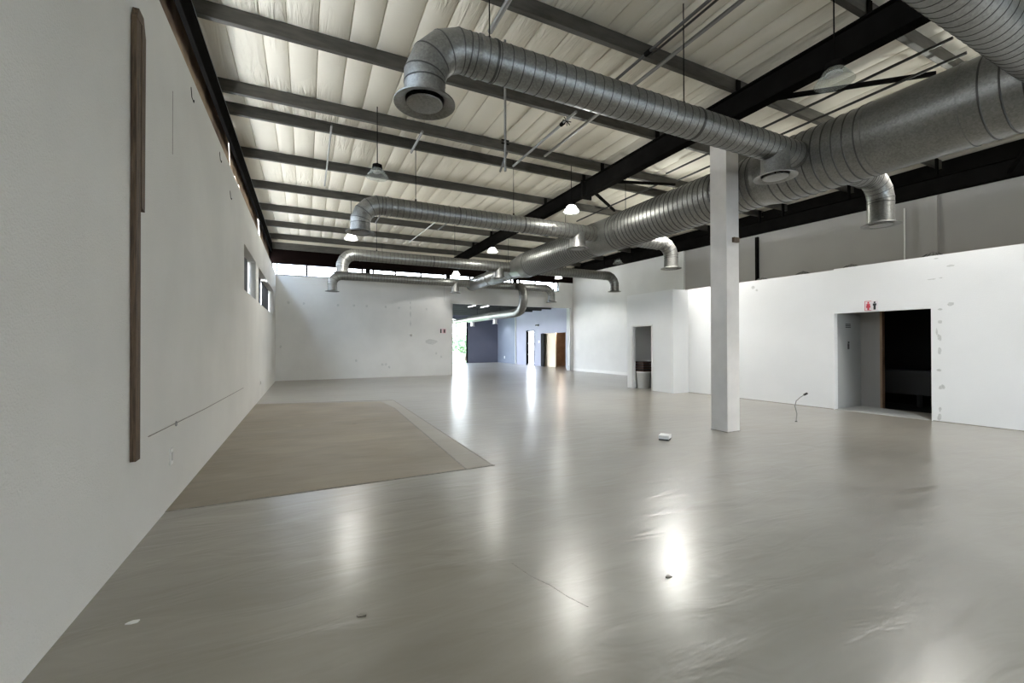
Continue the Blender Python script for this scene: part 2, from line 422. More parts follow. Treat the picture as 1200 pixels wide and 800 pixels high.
# white door frame post + right jamb of the opening
mb = MB().box(13.30, 13.36, YB - .03, YB + .3, 0, 3.5); struct(mb, 'trim_opening_jamb', M['door_grey'])
mb = MB().box(6.40, 6.43, 20.02, YB + .22, 0, 3.5); struct(mb, 'trim_opening_edge', M['plaster'])

# ---- washroom partition on the right
mb = MB(); mb.fn = lambda p: Vector((p.x + xp(p.y), p.y, p.z))
mb.box(0, .14, YN, 3.94, 0, 3.18); mb.box(0, .14, 3.94, 5.58, 2.17, 3.18); mb.box(0, .14, 5.58, 9.62, 0, 3.16)
wp = struct(mb, 'wall_partition', M['partition'])
# filler patches, irregular and a hair proud of the paint
def patch(y, z, ry, rz, ang=0, m='filler'):
    k = 12; pts = []
    for i in range(k):
        t = 2 * PI * i / k; q = 1 + random.uniform(-.25, .25)
        a = ry * q * math.cos(t); b = rz * q * math.sin(t)
        pts.append((y + a * math.cos(ang) - b * math.sin(ang), z + a * math.sin(ang) + b * math.cos(ang)))
    m_ = MB(); vs = [(xp(p[0]) - .0015, p[0], p[1]) for p in pts] + [(xp(p[0]) + .01, p[0], p[1]) for p in pts]
    m_.add(vs, [tuple(range(k)), tuple(range(2 * k - 1, k - 1, -1))] + [(i, k + i, k + (i + 1) % k, (i + 1) % k) for i in range(k)])
    m_.build('filler_patch', M[m], wp)
for a in ((3.86, 3.12, .04, .012), (3.93, 2.73, .06, .01), (3.80, 2.74, .03, .01), (3.66, 2.95, .05, .02), (3.66, 2.23, .045, .035), (3.81, 2.14, .03, .02),
          (3.81, 1.90, .03, .035), (3.86, 1.72, .015, .06), (3.82, 1.60, .03, .07), (3.82, 1.35, .025, .06), (3.83, .98, .04, .03), (3.79, .66, .05, .045),
          (3.82, .24, .02, .05), (3.83, .08, .03, .06), (7.46, 2.98, .05, .04), (7.36, 2.9, .03, .03)): patch(*a)
mb = MB(); mb.fn = lambda p: Vector((p.x + xp(p.y), p.y, p.z)); mb.box(-.012, 0, 5.6, 9.62, 0, .012).box(-.012, 0, YN, 3.92, 0, .012)
tag(mb.build('baseboard_partition', M['grime']), kind='structure')
# washroom roof slab, inner walls
mb = MB(); mb.fn = lambda p: Vector((xp(p.y) + .14 if p.x < 5 else xr(p.y), p.y, p.z)); mb.box(.14, 10, YN, 9.5, 2.72, 2.86); struct(mb, 'ceiling_washroom', M['upper_grey'])
# lobby behind the opening
mb = MB()
mb.box(11.95, 12.05, 5.22, 5.75, 0, 2.72)            # inner panel
mb.box(11.02, 12.05, 5.72, 5.8, 0, 2.72)
struct(mb, 'wall_washroom_lobby', M['upper_grey'])
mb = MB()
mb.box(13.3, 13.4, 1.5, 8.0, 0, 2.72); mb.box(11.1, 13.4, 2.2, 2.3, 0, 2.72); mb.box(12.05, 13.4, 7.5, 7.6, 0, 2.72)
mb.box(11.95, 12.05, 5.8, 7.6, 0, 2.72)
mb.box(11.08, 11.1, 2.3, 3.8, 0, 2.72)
struct(mb, 'wall_washroom_dark', M['black_void'])  # blackened walls stand in for the shade of the unlit washroom
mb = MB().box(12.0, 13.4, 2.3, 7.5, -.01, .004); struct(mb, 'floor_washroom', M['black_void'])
mb = MB().prism([(10.80, 5.57), (11.95, 5.66), (11.95, 5.2), (11.6, 4.45), (10.89, 3.96)], -.01, .006); struct(mb, 'floor_threshold', M['door_grey'])
mb = MB().box(11.94, 12.06, 5.18, 5.22, 0, 2.3); struct(mb, 'trim_washroom_jamb', M['brown_board'])
# grey toilet door standing open against the side of the lobby
g = thing('toilet_door', 'grey door with small plates standing inside the washroom opening', 'door', (11.0, 5.6, 0))
MB().box(11.0, 11.82, 5.60, 5.64, .01, 2.10).build('door_leaf', M['door_grey'], g)
m1 = MB().box(10.93, 11.0, 5.58, 5.72, .0, 2.16).box(11.82, 11.94, 5.60, 5.72, 0, 2.16).box(11.0, 11.82, 5.6, 5.72, 2.10, 2.16)
m1.build('door_frame', M['door_grey'], g)
m1 = MB()
for k in range(3): m1.box(11.3, 11.5, 5.592, 5.6, 1.86 + k * .035, 1.88 + k * .035)
m1.build('name_plate', M['black'], g)
m1 = MB().sweep([((11.41, 5.594, 1.50), .018), ((11.41, 5.594, 1.536), .018)], 8).box(11.385, 11.435, 5.59, 5.6, 1.36, 1.49)
m1.build('figure_plate', M['black'], g)
g = thing('wash_basin_counter', 'washbasin counter in the dark washroom, shade put into its colour', 'washbasin', (12.9, 5.0, 0))
M['dim'] = mat('laminate_in_shade', (.03, .03, .03), .7)  # pale counter coloured almost black to paint in the room's shade
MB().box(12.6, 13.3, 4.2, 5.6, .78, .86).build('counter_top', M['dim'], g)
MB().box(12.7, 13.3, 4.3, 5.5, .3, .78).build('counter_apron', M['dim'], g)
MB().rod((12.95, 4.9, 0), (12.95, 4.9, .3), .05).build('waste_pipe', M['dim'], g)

# washroom sign over the opening
def sign(x, y, z, w, h, face, label):
    """face 'x-' lies on a wall facing -X, 'y-' on a wall facing -Y; w along wall"""
    g = thing('washroom_sign', label, 'sign', (x, y, z))
    def B(m_, a0, a1, b0, b1, c0, c1):
        if face == 'x-': m_.box(x - c1, x - c0, y - a1, y - a0, z + b0, z + b1)
        else: m_.box(x + a0, x + a1, y - c1, y - c0, z + b0, z + b1)
    m_ = MB(); B(m_, 0, w, 0, h, 0, .006); m_.build('sign_plate', M['sign_white'], g)
    for k, (cx, mt, skirt) in enumerate(((w * .27, 'red', True), (w * .74, 'black', False))):
        m_ = MB(); u_ = h * .8 / 10
        B(m_, cx - u_ * .9, cx + u_ * .9, h * .74, h * .9, .006, .009)
        B(m_, cx - u_ * 1.9, cx + u_ * 1.9, h * .5, h * .71, .006, .009)
        if skirt: B(m_, cx - u_ * 2.3, cx + u_ * 2.3, h * .3, h * .5, .006, .009); B(m_, cx - u_ * 1.0, cx + u_ * 1.0, h * .08, h * .3, .006, .009)
        else: B(m_, cx - u_ * 1.2, cx + u_ * 1.2, h * .08, h * .5, .006, .009)
        m_.build('woman_figure' if skirt else 'man_figure', M[mt], g)
    m_ = MB(); B(m_, 0, w * .5, 0, h * .05, .006, .008); B(m_, 0, w * .04, 0, h, .006, .008); B(m_, 0, w * .5, h * .95, h, .006, .008); m_.build('red_border', M['red'], g)
    return g
sign(xp(4.9), 5.0, 2.19, .24, .21, 'x-', 'small sign with red woman and black man above the washroom opening')
def sign2():
    g = thing('washroom_sign', 'small red and black washroom sign on the back wall near the wide opening', 'sign', (5.75, 20.02, 1.98))
    MB().box(5.76, 6.10, 20.014, 20.02, 2.0, 2.26).build('sign_plate', M['sign_white'], g)
    MB().box(5.80, 5.87, 20.01, 20.014, 2.03, 2.23).build('arrow_panel', M['black'], g)
    MB().box(5.91, 6.08, 20.012, 20.014, 2.02, 2.24).build('pink_panel', M['pink'], g)
    MB().box(5.975, 6.045, 20.008, 20.012, 2.05, 2.21).build('man_figure', M['black'], g)
sign2()

# ---- storage box projecting from partition
bx = lambda y: 9.95
mb = MB()
mb.box(9.95, 10.07, 11.27, 11.54, 0, 3.14); mb.box(9.95, 10.07, 9.5, 10.39, 0, 3.14); mb.box(9.95, 10.07, 10.39, 11.27, 2.07, 3.14)
mb.box(10.07, 13.6, 9.5, 9.62, 0, 3.14); mb.box(10.07, 13.6, 11.44, 11.54, 0, 3.14)
mb.box(10.07, 13.6, 9.62, 11.44, 3.02, 3.14)
struct(mb, 'wall_store', M['partition'])
mb = MB().box(11.3, 11.4, 9.62, 11.44, 0, 3.02); struct(mb, 'wall_store_inner', M['upper_grey'])
mb = MB().box(9.935, 9.95, 11.27, 11.31, 0, 2.11).box(9.935, 9.95, 10.35, 10.39, 0, 2.11).box(9.935, 9.95, 10.31 + .04, 11.31, 2.07, 2.11)
struct(mb, 'trim_store_door', M['plaster'])
# bin + stacked crates
g = thing('waste_bin', 'pale grey plastic bin standing in the store doorway', 'bin', (10.33, 11.17, 0))
m1 = MB().sweep([((10.33, 11.17, 0), .20), ((10.33, 11.17, .52), .25)], 20, cap=False)
m1.sweep([((10.33, 11.17, .012), .19), ((10.33, 11.17, .52), .24)], 20)
m1.build('bin_body', M['grey_plastic'], g, smooth=40)
MB().sweep([((10.33, 11.17, .52), .262), ((10.33, 11.17, .56), .262)], 20).build('bin_rim', M['white_plastic'], g, smooth=40)
for k in range(4):
    z = .56 + k * .088
    g = thing('stacked_crate', ['red brown crate lying directly on the grey bin', 'second crate up on the grey bin', 'third crate up on the grey bin', 'topmost crate of the stack on the grey bin'][k], 'crate', (10.33, 11.17, z), 'crates stacked on the bin')
    MB().box(10.15, 10.51, 10.98, 11.36, z, z + .05).build('crate_body', M['crate'], g)
    MB().box(10.14, 10.52, 10.97, 11.37, z + .052, z + .078).build('crate_rim', M['black'], g)
g = thing('black_box', 'dark box on the floor behind the bin in the store', 'box', (10.5, 10.5, 0))
MB().box(10.4, 10.9, 10.42, 10.68, 0, .5).build('box_body', M['black'], g)
MB().box(10.39, 10.91, 10.41, 10.69, .5, .55).build('box_lid', M['black_cloth'], g)

# ---- column
g = thing('square_column', 'white square column standing free on the floor under the middle rafter', 'column', (6.54, 5.08, 0))
mb = MB().box(6.385, 6.69, 4.92, 5.24, 0, 5.30)
mb.build('column_shaft', M['col_side'], g)
MB().box(6.52, 6.65, 4.875, 4.92, 3.22, 3.30).build('timber_block', M['wood'], g)
mb = MB().box(6.378, 6.698, 4.912, 5.248, 0, .012); mb.build('dark_foot', M['grime'], g)  # darker band round the base of the shaft

# ---- wall behind the camera: unseen window added to pour in daylight
mb = MB()
mb.box(-1.4, 14.2, YN - .2, YN, 2.6, 6.0); mb.box(-1.4, 4.0, YN - .2, YN, 0, 2.6); mb.box(11.0, 14.2, YN - .2, YN, 0, 2.6); mb.box(4.0, 11.0, YN - .2, YN, 0, .9)
struct(mb, 'wall_front', M['plaster'])
g = thing('window_21', None, None, (1, YN, .3)); g['kind'] = 'structure'
m1 = MB()
for k in range(6): m1.box(4.0 + k * 1.39, 4.05 + k * 1.39, YN - .14, YN - .08, .9, 2.6)
m1.box(4, 11, YN - .14, YN - .08, .9, .96).box(4, 11, YN - .14, YN - .08, 2.54, 2.6)
m1.build('window_frame', M['black_steel'], g)
MB().box(4, 11, YN - .115, YN - .11, .96, 2.54).build('window_pane', M['glass'], g)

# ------------------------------------------------------------------ roof
# insulation: quilted strips running front to back
mb = MB()
xs = []; x = -1.45; k = 0
while x < 14.3:
    w = .40 + .05 * math.sin(k * 2.3) + .03 * math.cos(k * 5.1); k += 1
    xs += [(x, .022), (x + .007, -.004)]
    for j in range(1, 8):
        q = j / 8; xs.append((x + .007 + (w - .014) * q, -.004 - .034 * math.sin(PI * q) ** .7))
    xs.append((x + w - .007, -.004)); x += w
ys = [YN - .2 + i * .4 for i in range(67)] + [YB + .3]
vs = [(a, y, 5.965 + b + .004 * math.sin(a * 3.1 + y * 1.7) + .003 * math.sin(y * 5.3 + a * 9)) for y in ys for a, b in xs]
n = len(xs)
mb.add(vs, [(i * n + j, (i + 1) * n + j, (i + 1) * n + j + 1, i * n + j + 1) for i in range(len(ys) - 1) for j in range(n - 1)])
struct(mb, 'ceiling', M['insul'], smooth=40)
mb = MB().box(-1.9, 14.5, YN - .4, YB + .5, 6.02, 6.08); struct(mb, 'ceiling_roof_sheet', M['cladding_white'])
mb = MB().box(-1.45, 14.2, YB - .06, YB + .25, 5.46, 5.74); struct(mb, 'trim_wall_plate', M['purlin'])
mb = MB().box(-1.45, 14.2, YB, YB + .25, 5.74, 6.0); struct(mb, 'ceiling_insulation_edge', M['insul'])
mb = MB(); mb.fn = lambda p: Vector((p.x + xr(p.y), p.y, p.z)); mb.box(0.12, .25, YN, YB, 5.36, 6.02); struct(mb, 'trim_right_eave', M['black_steel'])

# rusted cladding behind the left eave beam
mb = MB()
y = YN
while y < YB:
    L = random.uniform(.9, 1.7); y2 = min(y + L, YB)
    seg = 7; dx = random.uniform(-.02, .02)
    top = [(y + (y2 - y) * i / seg, 6.0) for i in range(seg + 1)]
    bot = [(y + (y2 - y) * i / seg, 5.075 + random.uniform(-.05, .02) + (.07 if random.random() < .14 else 0)) for i in range(seg + 1)]
    for i in range(seg):
        b0 = .012 * math.sin(i * 2.1)
        b1 = .012 * math.sin((i + 1) * 2.1)
        a = -1.40 + dx
        vs = [(a + b0, bot[i][0], bot[i][1]), (a + b1, bot[i + 1][0], bot[i + 1][1]), (a - .03, top[i + 1][0], 6.0), (a - .03, top[i][0], 6.0)]
        vs += [(p[0] - .006, p[1], p[2]) for p in vs]
        mb.add(vs, [(0, 1, 2, 3), (7, 6, 5, 4), (0, 4, 5, 1), (2, 6, 7, 3), (1, 5, 6, 2), (0, 3, 7, 4)])
    y = y2 + random.uniform(0, .012)
struct(mb, 'trim_eave_cladding', M['rust'])
mb = MB().box(-1.46, -1.26, YB, YB + .25, 4.4, 5.5); struct(mb, 'trim_corner_post', M['brown_steel'])

# rafters
def rafter(name, x, wf_, label, parts, m='black_steel'):
    g = thing(name, label, 'beam', (x, 8, 5.3))
    for k, (y0, y1, z0, z1) in enumerate(parts):
        mb = MB(); mb.fn = (lambda p: Vector((p.x + (xr(p.y) if x > 12 else x), p.y, p.z + (.0145 * (p.y - 3) if x > 12 else 0))))
        mb.box(-.03, .03, y0, y1, z0 + .015, z1 - .015)
        mb.box(-wf_ / 2, wf_ / 2, y0, y1, z0, z0 + .018); mb.box(-wf_ / 2, wf_ / 2, y0, y1, z1 - .018, z1)
        mb.build('beam_length', M[m], g)
    return g
g = rafter('rafter', 6.55, .2, 'deep black roof beam running over the square column', [(YN, 9.12, 5.30, 5.705), (9.16, YB - .03, 5.36, 5.705)])
mb = MB().box(6.40, 6.70, 9.12, 9.16, 5.24, 5.72); mb.build('splice_plate', M['black_steel'], g)
g = rafter('rafter', -1.297, .055, 'black eave beam above the long plaster wall with the timber batten', [(YN, YB - .03, 5.32, 5.705)])
MB().box(-1.272, -1.264, YN, YB - .03, 5.708, 5.714).build('bright_edge_strip', M['alu'], g)
g = rafter('rafter', 13.6, .24, 'black eave beam above the upper grey wall over the washrooms', [(YN, YB - .03, 5.09, 5.5)])

# purlins
PY = [(-3.2, 1), (-1.1, 1), (.95, 1), (2.95, 1), (4.80, 1), (6.63, 1), (8.45, 1), (9.22, 0), (11.2, 0), (13.3, 0), (15.4, 0), (17.4, 0), (19.4, 0)]
names = ['roof purlin over the space behind the viewer', 'roof purlin just behind the viewer', 'roof purlin crossing straight above the viewer', 'first grey purlin in view, crossing above the large elbow duct',
         'grey purlin passing above the open-ended duct with the wide elbow', 'broad grey purlin seen under the first galvanised duct run',
         'grey purlin of the close-set pair, the one lit on its face', 'darker purlin of the close-set pair, open side showing',
         'dark purlin between the close-set pair and the second duct run', 'dark purlin level with the second duct elbow', 'dark purlin just past the second duct elbow',
         'dark purlin above the third duct run', 'last dark purlin next to the clerestory windows']
for (y, solid), nm in zip(PY, names):
    g = thing('roof_purlin', nm, 'purlin', (-1.4, y, 5.72), 'steel purlins under the insulation')
    x1 = xr(y) + .02; z0, z1 = 5.72, 5.925
    mb = MB()
    if solid:
        mb.box(-1.44, x1, y, y + .004, z0, z1); mb.box(-1.44, x1, y, y + .07, z0, z0 + .004); mb.box(-1.44, x1, y, y + .07, z1 - .004, z1); mb.box(-1.44, x1, y + .066, y + .07, z0, z0 + .02)
        mb.box(-1.44, x1, y - .008, y, z0, z0 + .01)
    else:
        mb.box(-1.44, x1, y + .066, y + .07, z0, z1); mb.box(-1.44, x1, y, y + .07, z0, z0 + .004); mb.box(-1.44, x1, y, y + .07, z1 - .004, z1)
        mb.box(-1.44, x1, y, y + .004, z0, z0 + .025); mb.box(-1.44, x1, y, y + .004, z1 - .025, z1)
    mb.build('purlin_channel', M['purlin'], g)
    if 2 < y < 19:
        mb = MB().box(6.47, 6.56, y - .03, y - .008, 5.705, 5.90).box(6.47, 6.56, y - .09, y - .008, 5.705, 5.715)
        mb.build('cleat', M['black_steel'], g)
        mb = MB().box(13.5, 13.6, y - .04, y - .008, 5.5, 5.90); mb.build('cleat', M['black_steel'], g)

# diagonal braces
for a, b, lb in (((6.6, 4.3, 5.33), (8.94, 3.17, 5.72), 'black diagonal brace reaching from the middle beam behind the hanging lamp'),
             ((6.6, 8.1, 5.33), (8.9, 8.42, 5.73), 'black brace leaving the middle beam just past the column, almost level'),
             ((6.7, 8.95, 5.33), (8.9, 10.9, 5.73), 'short black brace past the beam splice, dipping behind the big duct'),
             ((6.7, 13.1, 5.38), (8.6, 14.6, 5.73), 'black brace between the second and third duct runs'),
             ((13.5, 3.6, 5.1), (11.6, 2.4, 5.72), 'black brace rising from the outer eave beam near the big duct'),
             ((13.5, 13.0, 5.1), (11.2, 13.3, 5.72), 'black brace rising from the outer eave beam near the unlit lamp')):
    a = Vector(a); b = Vector(b); d = (b - a).normalized(); s_ = Vector((0, 0, 1)).cross(d).normalized() * .03; t_ = d.cross(s_).normalized()
    mb = MB(); q = [a - s_, a + s_, a + s_ + Vector((0, 0, .006)), a - s_ + Vector((0, 0, .006))]
    vs = q + [p + (b - a) for p in q]; F = [(3, 2, 1, 0), (4, 5, 6, 7), (0, 1, 5, 4), (1, 2, 6, 5), (2, 3, 7, 6), (3, 0, 4, 7)]
    mb.add(vs, F)
    q = [a - s_, a - s_ * .8, a - s_ * .8 + Vector((0, 0, .06)), a - s_ + Vector((0, 0, .06))]; mb.add(q + [p + (b - a) for p in q], F)
    tag(mb.build('diagonal_brace', M['black_steel']), lb, 'brace', 'angle braces')

# conduits and pipes under the purlins
def pipe(name, pts, r_, m_, label, cat, group=None, fit=None):
    g = thing(name, label, cat, pts[0], group)
    MB().sweep([(p, r_) for p in pts], 10).build('pipe_run', M[m_], g, smooth=50)
    for q in fit or []:
        MB().sweep([((q[0], q[1] - .05, q[2]), r_ + .012), ((q[0], q[1] + .05, q[2]), r_ + .012)], 10).build('pipe_fitting', M['black_steel'], g, smooth=50)
    return g
pipe('conduit', [(4.36, -2, 5.62), (4.36, 5.35, 5.62)], .022, 'dark_conduit', 'dark twin conduit running over the first duct, the darker of two', 'conduit', 'conduits', [(4.36, 4.6, 5.62)])
pipe('conduit', [(4.44, -2, 5.62), (4.44, 4.6, 5.62)], .016, 'dark_conduit', 'thin dark conduit clipped beside the darker twin above the first duct', 'conduit', 'conduits')
pipe('conduit', [(4.76, -2, 5.66), (4.76, 8.2, 5.66)], .028, 'conduit', 'plain grey conduit parallel to the dark twin above the first duct', 'conduit', 'conduits')
pipe('conduit', [(4.30, 6.3, 5.6), (4.30, 8.85, 5.6)], .026, 'conduit', 'grey conduit with star-shaped bracket beside the vertical drop pipe', 'conduit', 'conduits', [(4.30, 6.75, 5.6)])
pipe('conduit', [(2.19, 2.5, 5.63), (2.19, 5.2, 5.63)], .035, 'conduit', 'thick grey conduit meeting the first duct beside its hanger', 'conduit', 'conduits')
pipe('conduit', [(.43, 8.7, 5.62), (.43, 12.1, 5.62)], .018, 'conduit', 'long bare conduit between the plaster wall and the unlit lamp', 'conduit', 'conduits')
pipe('conduit', [(2.03, 8.2, 5.62), (2.03, 9.2, 5.62)], .025, 'conduit', 'short conduit crossing the close-set pair of purlins', 'conduit', 'conduits')
pipe('conduit', [(3.9, 8.35, 5.62), (4.17, 9.3, 5.62)], .025, 'dark_conduit', 'short dark conduit by the foot of the vertical drop pipe', 'conduit', 'conduits')
pipe('conduit', [(3.97, 13.4, 5.62), (3.75, 17.3, 5.62)], .02, 'white_plastic', 'long white batten seen under the second duct run', 'conduit', 'conduits')
pipe('conduit', [(4.33, 13.9, 5.62), (4.28, 15.1, 5.62)], .02, 'conduit', 'short grey conduit under the second duct, nearer the middle beam', 'conduit', 'conduits')
pipe('conduit', [(2.12, 13.6, 5.62), (2.12, 15.1, 5.62)], .02, 'conduit', 'short grey conduit just beside the second duct elbow', 'conduit', 'conduits')
pipe('conduit', [(7.87, 2.6, 5.62), (7.87, 7.7, 5.62)], .022, 'dark_conduit', 'dark conduit beyond the middle beam, the one closer to that beam', 'conduit', 'conduits')
pipe('conduit', [(8.45, 2.65, 5.62), (8.45, 7.9, 5.62)], .022, 'dark_conduit', 'dark conduit beyond the middle beam, alongside the big duct', 'conduit', 'conduits')
pipe('conduit', [(8.2, 8.3, 5.62), (8.2, 12.0, 5.62)], .022, 'dark_conduit', 'thin conduit passing behind the short brace past the beam splice', 'conduit', 'conduits')
g = pipe('drop_pipe', [(2.62, 5.66, 5.95), (2.62, 5.66, 4.02)], .017, 'conduit', 'vertical grey pipe hanging down beside the first duct with a clamp midway', 'pipe')
m1 = MB()
for z in (4.42, 4.47): m1.box(2.56, 2.68, 5.65, 5.67, z, z + .012)
m1.build('pipe_clamp', M['black_steel'], g)
m1 = MB()
for k in range(4):
    t = k * PI / 4; d = Vector((math.cos(t) * .09, 0, math.sin(t) * .09)); c = Vector((4.3, 6.6, 5.58)); m1.rod(c - d, c + d, .008, 6)
tag(m1.build('star_bracket', M['black_steel']), 'black star-shaped bracket on the grey conduit near the drop pipe', 'bracket')

# ------------------------------------------------------------------ ducts
ZD = 4.40
def ribbed(axis, p0, p1, R, pitch, other, seam=.0035, n=32, wd=1.0):
    """tube with raised lock seams along an axis"""
    rings = []; mis = []
    L = abs(p1 - p0); sgn = 1 if p1 > p0 else -1
    def pt(s): 
        c = p0 + sgn * s
        return (c, other[0], other[1]) if axis == 'x' else (other[0], c, other[1])
    rings.append((pt(0), R)); s = pitch * .5
    while pitch and s < L - .03:
        for ds, dr, m_ in ((-.006, 0, 0), (-.0025, seam, 1), (.0025, seam, 1), (.006, 0, 1)):
            rings.append((pt(s + ds * wd), R + dr)); mis.append(m_ if ds > -.009 else 0)
        s += pitch
    rings.append((pt(L), R)); mis.append(0)
    # mis[i] colours the span between ring i and i+1
    mm = []
    for i in range(len(rings) - 1):
        a, b = rings[i][1], rings[i + 1][1]
        mm.append(1 if (a > R or b > R) else 0)
    return rings, mm

def duct_part(parent, name, rings, mm=None, n=32, m_='galv', cap=False):
    mb = MB().sweep(rings, n, 0, cap, mm)
    return mb.build(name, [M[m_], M['seam']], parent, smooth=28)
def band(parent, c, axis, R, w=.03, t=.010, mi=0):
    v = {'x': Vector((1, 0, 0)), 'y': Vector((0, 1, 0)), 'z': Vector((0, 0, 1))}[axis] * w / 2
    c = Vector(c)
    MB().sweep([(c - v, R), (c - v, R + t), (c + v, R + t), (c + v, R)], 32, mi, False).build('joint_band', [M['galv'], M['seam']], parent, smooth=30)

def diffuser(parent, x, y, z, R=.19):
    """flanged outlet with a hanging disc"""
    p = MB().sweep([((x, y, z + .10), R + .003), ((x, y, z + .035), R + .006), ((x, y, z + .012), R + .05), ((x, y, z), R + .095), ((x, y, z - .012), R + .095), ((x, y, z - .006), R + .045), ((x, y, z + .03), R - .008), ((x, y, z + .10), R - .012)], 40, 0, False)
    o = p.build('diffuser_flange', M['galv'], parent, smooth=35)
    parent = o
    MB().sweep([((x, y, z + .012), R - .07), ((x, y, z - .004), R - .022), ((x, y, z - .016), R - .03), ((x, y, z - .024), R - .10), ((x, y, z - .026), .02)], 36, 0, True).build('diffuser_disc', M['galv'], parent, smooth=35)
    MB().rod((x, y, z + .01), (x, y, z + .13), .008, 8).rod((x - R + .01, y, z + .1), (x + R - .01, y, z + .1), .006, 6).build('diffuser_spindle', M['black_steel'], parent)
    MB().sweep([((x, y, z + .16), R - .004), ((x, y, z + .165), R - .004)], 32, 0, True).build('diffuser_shade_plug', M['black_void'], parent)  # black plug painting the shaded inside of the outlet
def elbow_pts(x, y, z, sgn, zend, Rb, R, segs=4):
    """horizontal run ends at x+sgn*Rb..., turns down to vertical at x"""
    pts = []
    # start on horizontal axis at (x - sgn*Rb), going towards sgn, ends vertical at x
    cx = x - sgn * Rb; cz = z - Rb
    k_ = 1 / math.cos(PI / 4 / segs)
    pts.append(((cx, y, z), R))
    for k in range(segs):
        t = PI / 2 * (k + .5) / segs
        pts.append(((cx + sgn * math.sin(t) * Rb * k_, y, cz + math.cos(t) * Rb * k_), R))
    pts.append(((x, y, cz), R)); pts.append(((x, y, zend), R))
    return pts

def hanger(parent, x, y, z0, axis='x', z1=5.93):
    MB().rod((x, y, z0), (x, y, z1), .007, 8).rod((x, y, z0 - .01), (x, y, z0 + .05), .018, 8).build('hanger_rod', M['black_steel'], parent)

def branch(y, x_el, zend, x_in, stub_x, R, label, hx, sgn=-1, seg_break=None, Rb=.42, pitch=.125, stub_z=3.98, z=None):
    R += .008
    z = z or ZD
    g = thing('branch_duct', label, 'duct', (x_el, y, zend), 'galvanised branch ducts')
    x0 = x_el - sgn * Rb
    rings, mm = ribbed('x', x0, x_in, R, pitch, (y, z))
    run = duct_part(g, 'duct_run', rings, mm)
    elb = duct_part(g, 'duct_elbow', elbow_pts(x_el, y, z, sgn, zend + .08, Rb, R * 1.0), None)
    pe = elbow_pts(x_el, y, z, sgn, zend + .08, Rb, R)
    # raised joints of the elbow gores
    P_ = [Vector(p) for p, _ in pe]
    for i in range(0, len(P_) - 1):
        a = P_[i - 1] if i else P_[0] - Vector((sgn, 0, 0)); b = P_[i]; c = P_[i + 1]
        n_ = ((b - a).normalized() + (c - b).normalized()).normalized()
        MB().sweep([(b - n_ * .007, R * 1.005), (b - n_ * .005, R * 1.025), (b + n_ * .005, R * 1.025), (b + n_ * .007, R * 1.005)], 32, 1, False).build('elbow_seam', [M['galv'], M['seam']], elb, smooth=30)
    band(run, (x0 - sgn * .12, y, z), 'x', R)
    diffuser(g, x_el, y, zend, R)
    if seg_break:
        for s in seg_break: band(run, (s, y, z), 'x', R, .022, .009, 1)
    for h in hx: hanger(g, h, y, z + R)
    if stub_x is not None:
        MB().sweep([((stub_x, y, z), R * .99), ((stub_x, y, stub_z + .06), R * .99)], 32, 0, False).build('outlet_stub', M['galv'], g, smooth=30)
        diffuser(g, stub_x, y, stub_z, R)
    return g

g = branch(4.03, 1.02, 3.80, 6.95, 6.30, .185, 'large elbow duct crossing in front of the column, the first in view', [1.69, 4.43], seg_break=[4.6, 1.72], pitch=.125)
g = branch(9.25, 1.00, 3.80, 6.95, 6.35, .185, 'second duct run, its brown-tinged elbow ending over the unlit side of the hall', [2.14, 4.5], seg_break=[3.1, 4.75])
g = branch(14.7, 1.04, 3.80, 7.05, 6.54, .175, 'third duct run with the brightly lit white-looking elbow', [2.1, 4.8], seg_break=[4.0])
g = branch(19.35, .98, 3.72, 12.0 - .4 - 1.5, 6.34, .175, 'duct run along the clerestory windows, elbow near the plaster corner', [3.0, 9.0], stub_z=3.93, Rb=.40)
g = branch(1.57, .4, 3.8, 6.9, None, .20, 'duct crossing high above the viewer at the top corner', [3.5])
g = branch(4.03, 9.28, 3.62, 7.6, None, .185, 'short elbow outlet leaving the big duct towards the washroom side, first one', [], sgn=1, Rb=.40)
g = branch(9.25, 9.62, 3.70, 7.6, None, .185, 'short bright elbow outlet beside the column, above the store box', [], sgn=1, Rb=.40)
g = branch(14.7, 11.98, 3.75, 7.5, None, .175, 'long outlet duct reaching over towards the outer wall by the wide opening', [9.5], sgn=1, Rb=.40)
g = branch(19.35, 11.62, 3.70, 10.1, None, .175, 'dark elbow outlet under the clerestory at the outer corner', [], sgn=1, Rb=.40)

# main duct
g = thing('main_duct', 'very large ribbed galvanised duct running the length of the hall', 'duct', (7.3, 8, ZD))
xz = (7.3, ZD)
def msec(y0, y1, R, pitch):
    rings, mm = ribbed('y', y0, y1, R, pitch, xz, seam=.009, wd=1.7)
    duct_part(g, 'duct_section', rings, mm, n=56)
msec(-5.0, 2.25, .50, .17)
msec(2.25, 3.2, .50, 0)
msec(3.2, 4.6, .50, .14)
duct_part(g, 'duct_taper', [((7.3, 4.6, ZD), .50), ((7.3, 4.85, ZD), .455)], n=56)
msec(4.85, 8.9, .455, .125)
msec(8.9, 9.7, .455, 0)
msec(9.7, 13.5, .455, .115)
msec(13.5, 14.0, .455, 0)
duct_part(g, 'duct_taper', [((7.3, 14.0, ZD), .455), ((7.3, 14.9, ZD), .34)], n=56)
msec(14.9, 17.2, .34, 0); 
duct_part(g, 'duct_taper', [((7.3, 17.2, ZD), .34), ((7.3, 17.5, ZD), .30)], n=56)
rings = [((7.3, 17.5, ZD), .30), ((7.3, 19.7, ZD), .30), ((7.3, 19.72, ZD), .29), ((7.3, 19.72, ZD), .01)]
duct_part(g, 'duct_end_section', rings, n=56)
